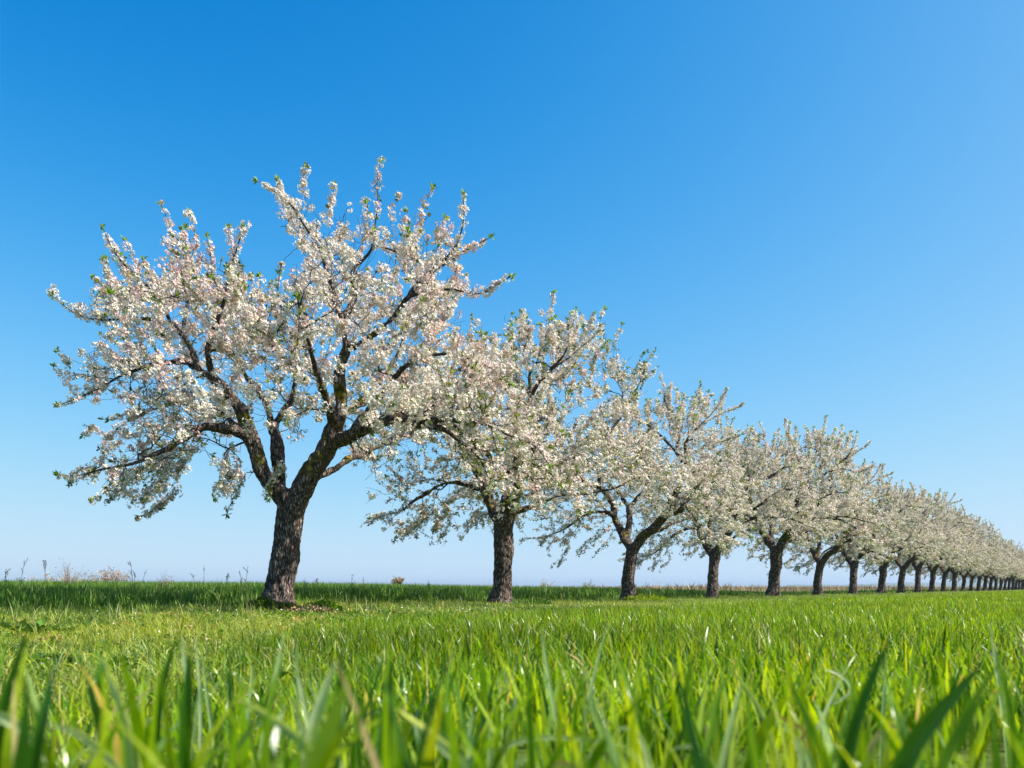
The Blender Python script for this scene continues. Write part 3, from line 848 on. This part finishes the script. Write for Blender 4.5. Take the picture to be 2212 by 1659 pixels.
    VV = np.stack([A, B, C, E], 2).reshape(-1, 3)
    FF = np.arange(len(VV)).reshape(-1, 4)
    base = np.array([(0.94, 0.86, 0.83), (0.93, 0.72, 0.73), (0.94, 0.87, 0.76), (0.80, 0.54, 0.58), (0.62, 0.45, 0.33)])
    zone = vnoise(P[fb] * 1.2, seed + 13, 2) - (-0.15 if hero else 0.8)
    pr = np.stack([np.full(len(fb), 4.0), np.clip(1.3 + 2.5 * zone, .2, 5), np.full(len(fb), 2.5), np.clip(0.20 + 0.5 * zone, 0.03, 1), np.full(len(fb), 0.22 if hero else 0.12)], -1)
    pr = np.cumsum(pr / pr.sum(1, keepdims=True), 1)
    ci = (r.random((len(fb), 1)) > pr).sum(1).clip(0, 4)
    fc = base[ci][ct] * np.exp(r.normal(0, 0.06, (M, 1)))
    eye = np.array([0.55, 0.36, 0.22]) * np.ones((M, 3)); eye[r.random(M) < 0.4] = (0.30, 0.30, 0.06)
    cols = np.stack([eye, fc * 0.97, fc, fc * 0.97], 1)[:, None].repeat(np_, 1).reshape(-1, 3)
    res['blossom'] = mesh_np('blossom', VV, FF, M_PETAL, np.clip(cols, 0, 0.92))
    # ---- leaves
    lb = bl[isleaf]
    k = np.where(toptip[lb], 11, r.poisson(3.2, len(lb)) + 2)
    node = np.repeat(lb, k); M = len(node)
    d = nrm(D[node] * r.uniform(0.2, 0.9, (M, 1)) + r.normal(0, 0.6, (M, 3)) + np.array([0, 0, 0.25]))
    ln = r.uniform(0.032, 0.066, M) * np.where(toptip[node], 1.3, 1.0); wd = ln * r.uniform(0.16, 0.24, M)
    sdv = nrm(np.cross(d, r.normal(0, 1, (M, 3)))); upv = np.cross(sdv, d)
    b0 = P[node] + r.normal(0, 0.006, (M, 3)); mid = b0 + d * (ln * 0.45)[:, None] 
    VV = np.stack([b0, mid + sdv * wd[:, None] + upv * (wd * 0.4)[:, None], b0 + d * ln[:, None] - upv * (ln * 0.12)[:, None], mid - sdv * wd[:, None] + upv * (wd * 0.4)[:, None]], 1).reshape(-1, 3)
    FF = np.arange(len(VV)).reshape(-1, 4)
    lc = np.array([(0.14, 0.18, 0.03), (0.22, 0.26, 0.04), (0.08, 0.11, 0.025), (0.30, 0.24, 0.07)])[r.choice(4, M, p=[.4, .3, .2, .1])] * np.exp(r.normal(0, 0.15, (M, 1)))
    lc = np.where(toptip[node][:, None], lc * 0.4 + np.array([0.20, 0.33, 0.03]) * 0.6, lc)
    res['leaf'] = mesh_np('foliage', VV, FF, M_LEAF, np.repeat(lc, 4, 0))
    return res

def plant_tree(parts, name, loc, rot, scl, label, near=True):
    root = empty(name, loc)
    root.rotation_euler = (0, 0, rot); root.scale = scl
    tag(root, label, 'tree', 'blossoming trees planted in one long row')
    link('trunk', parts['trunk'], root)
    if near:
        for m in parts['branch']: link('branch', m, root)
        cr = link('crown', parts['blossom'], root)
        link('foliage', parts['leaf'], root)
    else:
        cr = link('crown', parts['blossom'], root)
        link('foliage', parts['leaf'], root)
        for m in parts['branch'][:4]: link('branch', m, root)
    return root

hero = build_tree(11, ntarget=950, nspur=3000, fl=1.1, slim=0.87, hero=True)
vars_ = [build_tree(23, ntarget=760, nspur=2300, fl=0.95, slim=0.80, jit=0.22, flsize=0.021, vox=0.02),
         build_tree(37, ntarget=760, nspur=2300, fl=0.95, slim=0.80, jit=0.30, flsize=0.021, vox=0.02),
         build_tree(52, ntarget=760, nspur=2300, fl=0.95, slim=0.80, jit=0.32, flsize=0.021, vox=0.02)]
ORD = ['first', 'second', 'third', 'fourth', 'fifth', 'sixth', 'seventh', 'eighth', 'ninth', 'tenth', 'eleventh', 'twelfth', 'thirteenth', 'fourteenth', 'fifteenth', 'sixteenth', 'seventeenth', 'eighteenth', 'nineteenth', 'twentieth', 'twenty-first', 'twenty-second', 'twenty-third', 'twenty-fourth', 'twenty-fifth', 'twenty-sixth', 'twenty-seventh', 'twenty-eighth', 'twenty-ninth', 'thirtieth', 'thirty-first', 'thirty-second', 'thirty-third', 'thirty-fourth', 'thirty-fifth', 'thirty-sixth']
PIXU = [600, 1082, 1358, 1539, 1671, 1767, 1843, 1904]
tr = np.random.default_rng(3)
for i in range(34):
    if i < len(PIXU):
        # distance along the row from where the trunk stands in the photograph
        k = (PIXU[i] - CX) / FP
        Y = (X0 - SL * Y0) / (k - SL)
    else:
        Y = Ylast + 3.72
    Ylast = Y
    X = X0 + SL * (Y - Y0)
    z = float(ground_z(np.array([X]), np.array([Y]))[0]) - (0.05 if i == 0 else 0.0)
    if i == 0:
        plant_tree(hero, 'blossom_tree', (X, Y, 0), 0, (1, 1, 1), 'largest blossoming tree at the left end of the row, leaning forked mossy trunk')
        continue
    az = math.atan2(X, Y) - math.atan2(X0, Y0)
    s = 1.0 * (1 + tr.normal(0, 0.045)) * (0.95 if i < 3 else 0.98)
    plant_tree(vars_[(i - 1) % 3], 'blossom_tree', (X, Y, z), -az + tr.normal(0, 0.24), (s, s, s * (0.87 if i < 3 else 0.915 if i < 5 else 0.89 if i < 14 else 0.84) * (1 + tr.normal(0, 0.03))),
               f'{ORD[i]} white blossoming tree of the row, counting from the left', near=True)

# ------------------------------------------------------------------ weeds, shrubs and litter
wr = np.random.default_rng(77)
def tube(P, r0, r1, sides=4):
    P = np.asarray(P, float); n = len(P)
    d = nrm(np.gradient(P, axis=0)); u = nrm(np.cross(d, np.array([0.2, 0.9, 0.15]))); v = np.cross(d, u)
    rr = np.linspace(r0, r1, n); an = np.arange(sides) * 2 * math.pi / sides
    V = (P[:, None] + rr[:, None, None] * (np.cos(an)[None, :, None] * u[:, None] + np.sin(an)[None, :, None] * v[:, None])).reshape(-1, 3)
    k = np.arange(sides); o = (np.arange(n - 1) * sides)[:, None]
    F = np.stack([o + k, o + (k + 1) % sides, o + sides + (k + 1) % sides, o + sides + k], -1).reshape(-1, 4)
    return V, F
def leaves(base, d, ln, wd):
    """kite-shaped leaves, slightly folded"""
    M = len(base); d = nrm(d)
    sdv = nrm(np.cross(d, wr.normal(0, 1, (M, 3)) + np.array([0, 0, 0.6]))); upv = np.cross(sdv, d)
    mid = base + d * (ln * 0.5)[:, None]
    V = np.stack([base, mid + sdv * wd[:, None] + upv * (wd * .3)[:, None], base + d * ln[:, None], mid - sdv * wd[:, None] + upv * (wd * .3)[:, None]], 1).reshape(-1, 3)
    return V, np.arange(M * 4).reshape(-1, 4)
def colored(V, c, jit=0.15, per=4):
    C = np.tile(np.array(c, float), (len(V), 1))
    return C * np.repeat(np.exp(wr.normal(0, jit, (len(V) // per + 1, 1))), per, 0)[:len(V)]

def weed(u, v, Y, label, colr, nb=4, lean=0.1, heads=30, hs_=0.020, mat=None):
    """an upright stalk whose tip shows at u, v, with side shoots and seed heads"""
    tip = at(u, v, Y); bx, by = tip[0] - lean, Y
    bz = float(ground_z(np.array([bx]), np.array([by]))[0])
    H = tip[2] - bz
    root = empty('weed_stalk', (bx, by, bz)); tag(root, label, 'weed', 'dry weed stalks standing above the grass')
    t = np.linspace(0, 1, 9)[:, None]
    P = np.concatenate([lean * t ** 1.6, 0 * t, H * t], 1) + wr.normal(0, 0.004, (9, 3)) * t
    VS, FS = [], []; o = 0; ends = [(P[-1], P[-1] - P[-2])]; sd = []
    V, F = tube(P, 0.0060, 0.0026); VS.append(V); FS.append(F); o += len(V)
    for k in range(nb):
        i = wr.integers(4, 8); a = wr.uniform(0, 6.28); L = wr.uniform(0.10, 0.24) * H * 0.9
        tt = np.linspace(0, 1, 5)[:, None]
        Q = P[i] + tt * np.array([math.cos(a) * 0.55, math.sin(a) * 0.3, 0.8]) * L + tt ** 2 * np.array([math.cos(a), 0, 0]) * L * 0.2
        V, F = tube(Q, 0.0038, 0.0022); VS.append(V); FS.append(F + o); o += len(V)
        ends.append((Q[-1], Q[-1] - Q[-2])); sd.append(Q)
    V = np.concatenate(VS); F = np.concatenate(FS)
    link('stem', mesh_np('stem', V, F, mat or M_DRY, colored(V, colr, 0.05)), root)
    b = []; d = []
    for e, dd in ends:
        n = max(3, heads // len(ends))
        s0 = wr.uniform(-0.09, 0.0, (n, 1))
        b.append(e + nrm(dd) * s0 + wr.normal(0, 0.004, (n, 3))); d.append(nrm(dd) + wr.normal(0, 0.6, (n, 3)))
    b = np.concatenate(b); d = np.concatenate(d)
    ln = wr.uniform(0.6, 1.5, len(b)) * hs_
    V, F = leaves(b, d, ln, ln * 0.3)
    link('seed_head', mesh_np('seed_head', V, F, mat or M_DRY, colored(V, colr, 0.25)), root)

W1, W2, W3 = (0.13, 0.13, 0.06), (0.33, 0.25, 0.15), (0.10, 0.15, 0.04)
weed(14, 1228, 11, 'dark weed stalk standing at the far left edge of the photo', W1, 3, 0.05)
weed(52, 1210, 11, 'tall brown weed with loose seed heads near the left edge', W2, 5, 0.06, 34)
weed(100, 1211, 11, 'pale tan weed stalk, plain and straight, left of the twiggy shrub', (0.42, 0.30, 0.18), 2, 0.03, 50, 0.018)
weed(281, 1211, 12, 'tallest dark weed, leaning left, right of the brown shrubs', W1, 3, -0.06, 26)
weed(292, 1236, 12, 'short dark weed beside the tallest leaning weed', W1, 2, 0.02, 26)
weed(318, 1229, 13, 'thin bare weed stem leaning right, between two dark weeds', W1, 1, 0.16, 8)
weed(441, 1225, 13, 'single thin upright weed halfway between round weed and first trunk', W1, 1, 0.01, 18)
weed(416, 1239, 14, 'small hooked weed left of the single thin upright one', W1, 2, -0.05, 12)
weed(491, 1238, 12, 'bushy green weed stalk, leftmost of three near the first trunk', W3, 4, 0.02, 30)
weed(518, 1234, 12, 'dark weed stalk in the middle of three near first trunk', W1, 2, -0.05, 24)
weed(535, 1225, 12, 'dark curved weed stalk, rightmost of three near first trunk', W1, 3, 0.06, 30)
weed(659, 1249, 15, 'pale feathery weed just right of the first trunk', W2, 4, 0.02, 30)
weed(684, 1248, 15, 'pale pointed weed, second to the right of first trunk', W2, 3, -0.02, 36)
weed(761, 1243, 14, 'dark weed with round seed head between first two trunks', W1, 3, 0.02, 36)
weed(786, 1246, 14, 'plain thin stalk left of the round far bush', W1, 1, 0.0, 10)
weed(925, 1254, 16, 'low branched weed right of the round far bush', W1, 4, 0.0, 20)

def shrub(u, v, Y, w, label, colr, nst=26, leafn=500, ls=0.03, cat='shrub', round_=False, name='dry_shrub'):
    top = at(u, v, Y); bx = top[0]; bz = float(ground_z(np.array([bx]), np.array([Y]))[0]); H = top[2] - bz
    root = empty(name, (bx, Y, bz)); tag(root, label, cat)
    VS, FS, E = [], [], []; o = 0
    for k in range(nst):
        a = wr.uniform(0, 6.28); rr = wr.uniform(0, 1) ** 0.6
        e = np.array([math.cos(a) * rr * w / 2, math.sin(a) * rr * w / 2, H * (1 - 0.35 * rr ** 2) * wr.uniform(0.75, 1.0)])
        t = np.linspace(0, 1, 6)[:, None]
        P = e * t * np.array([1, 1, 1]) + np.array([e[0], e[1], 0]) * (t ** 2 - t) * (0.7 if round_ else 0.4) + wr.normal(0, 0.02 * H, (6, 3)) * t
        V, F = tube(P, 0.012 * H, 0.003 * H, 3); VS.append(V); FS.append(F + o); o += len(V); E.append(P)
        for j in range(3):
            i = wr.integers(3, 6); q = P[min(i, 5)] + wr.normal(0, 0.1, 3) * H + np.array([0, 0, 0.12 * H])
            V, F = tube(np.stack([P[i - 1], (P[i - 1] + q) / 2 + wr.normal(0, .01 * H, 3), q]), 0.004 * H, 0.002 * H, 3); VS.append(V); FS.append(F + o); o += len(V); E.append(np.stack([q] * 6))
    V = np.concatenate(VS); link('stem', mesh_np('stem', V, np.concatenate(FS), M_DRY, colored(V, np.array(colr) * 0.7, 0.05)), root)
    leafn = int(leafn * 1.3); ls = ls * 1.1
    E = np.array(E); i = wr.integers(0, len(E), leafn); j = wr.integers(2, 6, leafn)
    b = E[i, j] + wr.normal(0, 0.05 * H, (leafn, 3)); b[:, 2] = np.maximum(b[:, 2], 0.02)
    ln = wr.uniform(0.6, 1.4, leafn) * ls
    V, F = leaves(b, wr.normal(0, 1, (leafn, 3)) + np.array([0, 0, .4]), ln, ln * 0.35)
    link('foliage', mesh_np('foliage', V, F, M_DRY, colored(V, colr, 0.25)), root)

shrub(146, 1214, 16, 0.55, 'tall sparse twiggy pinkish shrub at the left horizon', (0.33, 0.27, 0.20), 16, 160, 0.02)
shrub(185, 1236, 22, 0.9, 'low thin brown shrub right of the tall twiggy one', (0.36, 0.29, 0.20), 18, 240, 0.03)
shrub(225, 1233, 26, 1.1, 'dense brown shrub, left one of the joined pair', (0.34, 0.26, 0.18), 26, 500, 0.035)
shrub(256, 1234, 26, 1.0, 'reddish brown shrub, right one of the joined pair', (0.38, 0.27, 0.18), 24, 460, 0.035)
shrub(118, 1244, 24, 2.2, 'wide low tan shrub under the pale straight weed', (0.42, 0.34, 0.23), 26, 500, 0.035)
shrub(359, 1243, 15, 0.30, 'small rounded weed with brown heads standing alone at the horizon', (0.24, 0.20, 0.12), 20, 300, 0.016, cat='weed', round_=True, name='round_weed')
shrub(860, 1250, 60, 1.0, 'small round brown bush alone on horizon between first two trunks', (0.30, 0.25, 0.15), 30, 1500, 0.07, cat='bush', round_=True, name='round_bush')
shrub(1179, 1256, 40, 1.0, 'pale faint bush on the horizon right of the second trunk', (0.36, 0.33, 0.22), 20, 300, 0.04, cat='bush')
shrub(1270, 1256, 40, 0.8, 'pale greenish bush on horizon left of the third trunk', (0.25, 0.28, 0.15), 20, 300, 0.04, cat='bush')

def clump(u, v, Y, w, h, label, colr, n=500, ln=0.035, wd=0.3, name='weed_clump', up=0.6):
    c = at(u, v, Y); c[2] = float(ground_z(c[0:1], np.array([Y]))[0])
    a = wr.uniform(0, 6.28, n); rr = np.sqrt(wr.random(n)); q = wr.random(n)
    b = np.stack([np.cos(a) * rr * w / 2, np.sin(a) * rr * w / 2, q * h * (1 - 0.7 * rr ** 2)], -1)
    d = np.stack([np.cos(a) * rr, np.sin(a) * rr, np.full(n, up)], -1) + wr.normal(0, 0.4, (n, 3))
    L = wr.uniform(0.6, 1.4, n) * ln
    V, F = leaves(b, d, L, L * wd)
    o = link(name, mesh_np(name, V, F, M_LEAF, colored(V, colr, 0.25)), loc=tuple(c))
    tag(o, label, 'plant')
    return o
clump(568, 1322, 9.6, 0.42, 0.13, 'dark green leafy plant at the left foot of the first trunk', (0.07, 0.12, 0.01), 900)
clump(614, 1324, 9.45, 0.34, 0.07, 'low olive green plant in front of the first trunk base', (0.10, 0.13, 0.02), 700)
clump(695, 1322, 9.3, 0.42, 0.12, 'bright green rounded plant right of the first trunk', (0.12, 0.22, 0.01), 1200)
clump(1395, 1299, 17, 0.9, 0.10, 'yellow green low plant at the foot of the third trunk', (0.20, 0.26, 0.015), 900, 0.05)
clump(1150, 1310, 12.6, 0.6, 0.08, 'dark green low plant right of the second trunk base', (0.06, 0.13, 0.015), 700, 0.04)
clump(40, 1368, 4.9, 0.34, 0.05, 'broad leaved dark weed near the left edge behind the tall blade', (0.08, 0.15, 0.02), 60, 0.05, 0.42, up=0.35)
clump(95, 1362, 4.8, 0.22, 0.06, 'broad leaved weed right of the left edge one', (0.08, 0.16, 0.02), 40, 0.05, 0.42, up=0.5)
clump(262, 1442, 2.75, 0.10, 0.04, 'small dark leafy weed in the yellow verge, left', (0.05, 0.13, 0.01), 120, 0.022, 0.4)
clump(545, 1450, 2.7, 0.11, 0.03, 'low broad leaved weed with white bits, middle left foreground', (0.08, 0.19, 0.015), 70, 0.035, 0.42, up=.4)
clump(105, 1440, 2.9, 0.16, 0.03, 'flat dark rosette weed in the yellow verge near left edge', (0.06, 0.13, 0.01), 110, 0.03, 0.4, up=.4)

def litter():
    n = 900
    x, y, s = scatter(1.6, 12, 18, smin=-0.8, smax=5.6, margin=1.2)
    z = ground_z(x, y) + wr.uniform(0.01, 0.07, len(x))
    b = np.stack([x, y, z], -1); d = wr.normal(0, 1, (len(x), 3)) * np.array([1, 1, .4])
    ln = wr.uniform(0.006, 0.015, len(x)) * (0.6 + y / 11)
    V, F = leaves(b, d, ln, ln * 0.4)
    C = np.repeat(np.array([(0.75, 0.70, 0.68), (0.62, 0.50, 0.38), (0.70, 0.45, 0.40), (0.55, 0.50, 0.2)])[wr.choice(4, len(x), p=[.45, .3, .1, .15])], 4, 0)
    o = link('fallen_petals', mesh_np('fallen_petals', V, F, M_PETAL, C))
    tag(o, 'fallen white petals and dry bits scattered in the short grass', 'petals', kind='stuff')
    n = 300; c = at(668, 1330, 8.7)
    a = wr.uniform(0, 6.28, n); rr = np.sqrt(wr.random(n))
    b = np.stack([np.cos(a) * rr * 0.25, np.sin(a) * rr * 0.35, 0.05 * (1 - rr ** 2) * wr.random(n) + wr.uniform(0, 0.03, n) + 0.025], -1)
    L = wr.uniform(0.015, 0.045, n); V, F = leaves(b, wr.normal(0, 1, (n, 3)) * np.array([1, 1, .6]), L, L * 0.16)
    c[2] = float(ground_z(c[0:1], c[1:2])[0])
    o = link('straw_heap', mesh_np('straw_heap', V, F, M_DRY, colored(V, (0.46, 0.27, 0.15), 0.35)), loc=tuple(c))
    tag(o, 'small heap of pale pinkish straw by the first tree foot', 'straw')
litter()

def ground_weeds():
    cx_, cy_, cs = scatter(1.5, 8.0, 26, smin=-0.5, smax=7.0, margin=1.5)
    k = (cs < crop_edge(cx_, cy_) + 0.2) | (left_low(cx_, cy_) > 0.4)
    cx_, cy_ = cx_[k], cy_[k]; n = len(cx_)
    per = wr.integers(10, 42, n); i = np.repeat(np.arange(n), per); M = len(i)
    rad = wr.uniform(0.02, 0.075, n); hh = wr.uniform(0.015, 0.06, n)
    a = wr.uniform(0, 6.28, M); rr = np.sqrt(wr.random(M))
    x = cx_[i] + np.cos(a) * rr * rad[i]; y = cy_[i] + np.sin(a) * rr * rad[i]
    z = ground_z(x, y) + 0.005 + hh[i] * (1 - 0.6 * rr ** 2) * wr.random(M)
    d = np.stack([np.cos(a), np.sin(a), np.full(M, 0.7)], -1) + wr.normal(0, 0.4, (M, 3))
    ln = wr.uniform(0.008, 0.020, M) * (0.8 + 0.5 * wr.random(n)[i]) * (0.7 + y * 0.12)
    V, F = leaves(np.stack([x, y, z], -1), d, ln, ln * 0.36)
    pc = np.array([(0.06, 0.14, 0.01), (0.11, 0.20, 0.012), (0.30, 0.30, 0.03), (0.36, 0.24, 0.10), (0.20, 0.27, 0.05)])[wr.choice(5, n, p=[.3, .25, .2, .08, .17])]
    C = np.repeat(pc[i] * np.exp(wr.normal(0, 0.22, (M, 1))), 4, 0)
    o = link('ground_weeds', mesh_np('ground_weeds', V, F, M_LEAF, C))
    tag(o, 'small leafy weeds growing low among the rough grass of the verge', 'weeds', kind='stuff')
ground_weeds()

def hills():
    u = np.linspace(1700, 2500, 80); Y = 5400.0
    top = 1263 - 8 * np.exp(-((u - 2080) / 150) ** 2) - 3 * np.sin(u / 37.0) * np.exp(-((u - 2080) / 200) ** 2) - 3 * np.exp(-((u - 2230) / 90) ** 2)
    V = []; rows = [(-260, 1.0), (0, 1.0), (260, 0.85), (700, 0.45), (1000, 0.0)]
    for (dy, k) in [(-1300, 0.0), (-700, 0.4)] + rows[1:]:
        for uu, tt in zip(u, top):
            p = at(uu, tt, Y); V.append((p[0] * (Y + dy) / Y, Y + dy, -2 + (p[2] + 2) * k * (1 + 0.06 * math.sin(uu * 0.11 + dy))))
    V = np.array(V); n = len(u); m = len(V) // n
    i = np.arange(n - 1)[None] + np.arange(m - 1)[:, None] * n
    F = np.stack([i, i + 1, i + 1 + n, i + n], -1).reshape(-1, 4)
    mt, n_, l_, b_, o_ = material('far_hill_woods'); b_.inputs['Base Color'].default_value = (0.06, 0.10, 0.05, 1); b_.inputs['Roughness'].default_value = 1
    tc_ = n_.new('ShaderNodeTexCoord'); nz_ = n_.new('ShaderNodeTexNoise'); nz_.inputs['Scale'].default_value = 0.01; rp_ = n_.new('ShaderNodeValToRGB')
    rp_.color_ramp.elements[0].color = (0.03, 0.06, 0.03, 1); rp_.color_ramp.elements[1].color = (0.13, 0.15, 0.07, 1)
    l_.new(tc_.outputs['Object'], nz_.inputs['Vector']); l_.new(nz_.outputs['Fac'], rp_.inputs[0]); l_.new(rp_.outputs[0], b_.inputs['Base Color'])
    tag(link('hills', mesh_np('hills', V, F, mt, smooth=True)), kind='structure')
hills()

# the air: far things fade towards the pale blue of the horizon
hz = bpy.data.meshes.new('haze')
hx, hy0, hy1, hz0, hz1 = 8500.0, -50.0, 9200.0, -4.0, 48.0
hv = [(x, y, z) for x in (-hx, hx) for y in (hy0, hy1) for z in (hz0, hz1)]
hz.from_pydata(hv, [], [(0, 1, 3, 2), (4, 6, 7, 5), (0, 4, 5, 1), (2, 3, 7, 6), (0, 2, 6, 4), (1, 5, 7, 3)])
hm = bpy.data.materials.new('haze_air'); hm.use_nodes = True
hn = hm.node_tree.nodes; hn.remove(hn['Principled BSDF'])
pv = hn.new('ShaderNodeVolumePrincipled'); pv.inputs['Density'].default_value = 0.00014
pv.inputs['Color'].default_value = (0.46, 0.60, 0.78, 1); pv.inputs['Anisotropy'].default_value = 0.2
hm.node_tree.links.new(pv.outputs[0], hn['Material Output'].inputs['Volume'])
hz.materials.append(hm)
tag(link('haze', hz), 'thin pale blue air over the far fields', 'haze', kind='stuff')
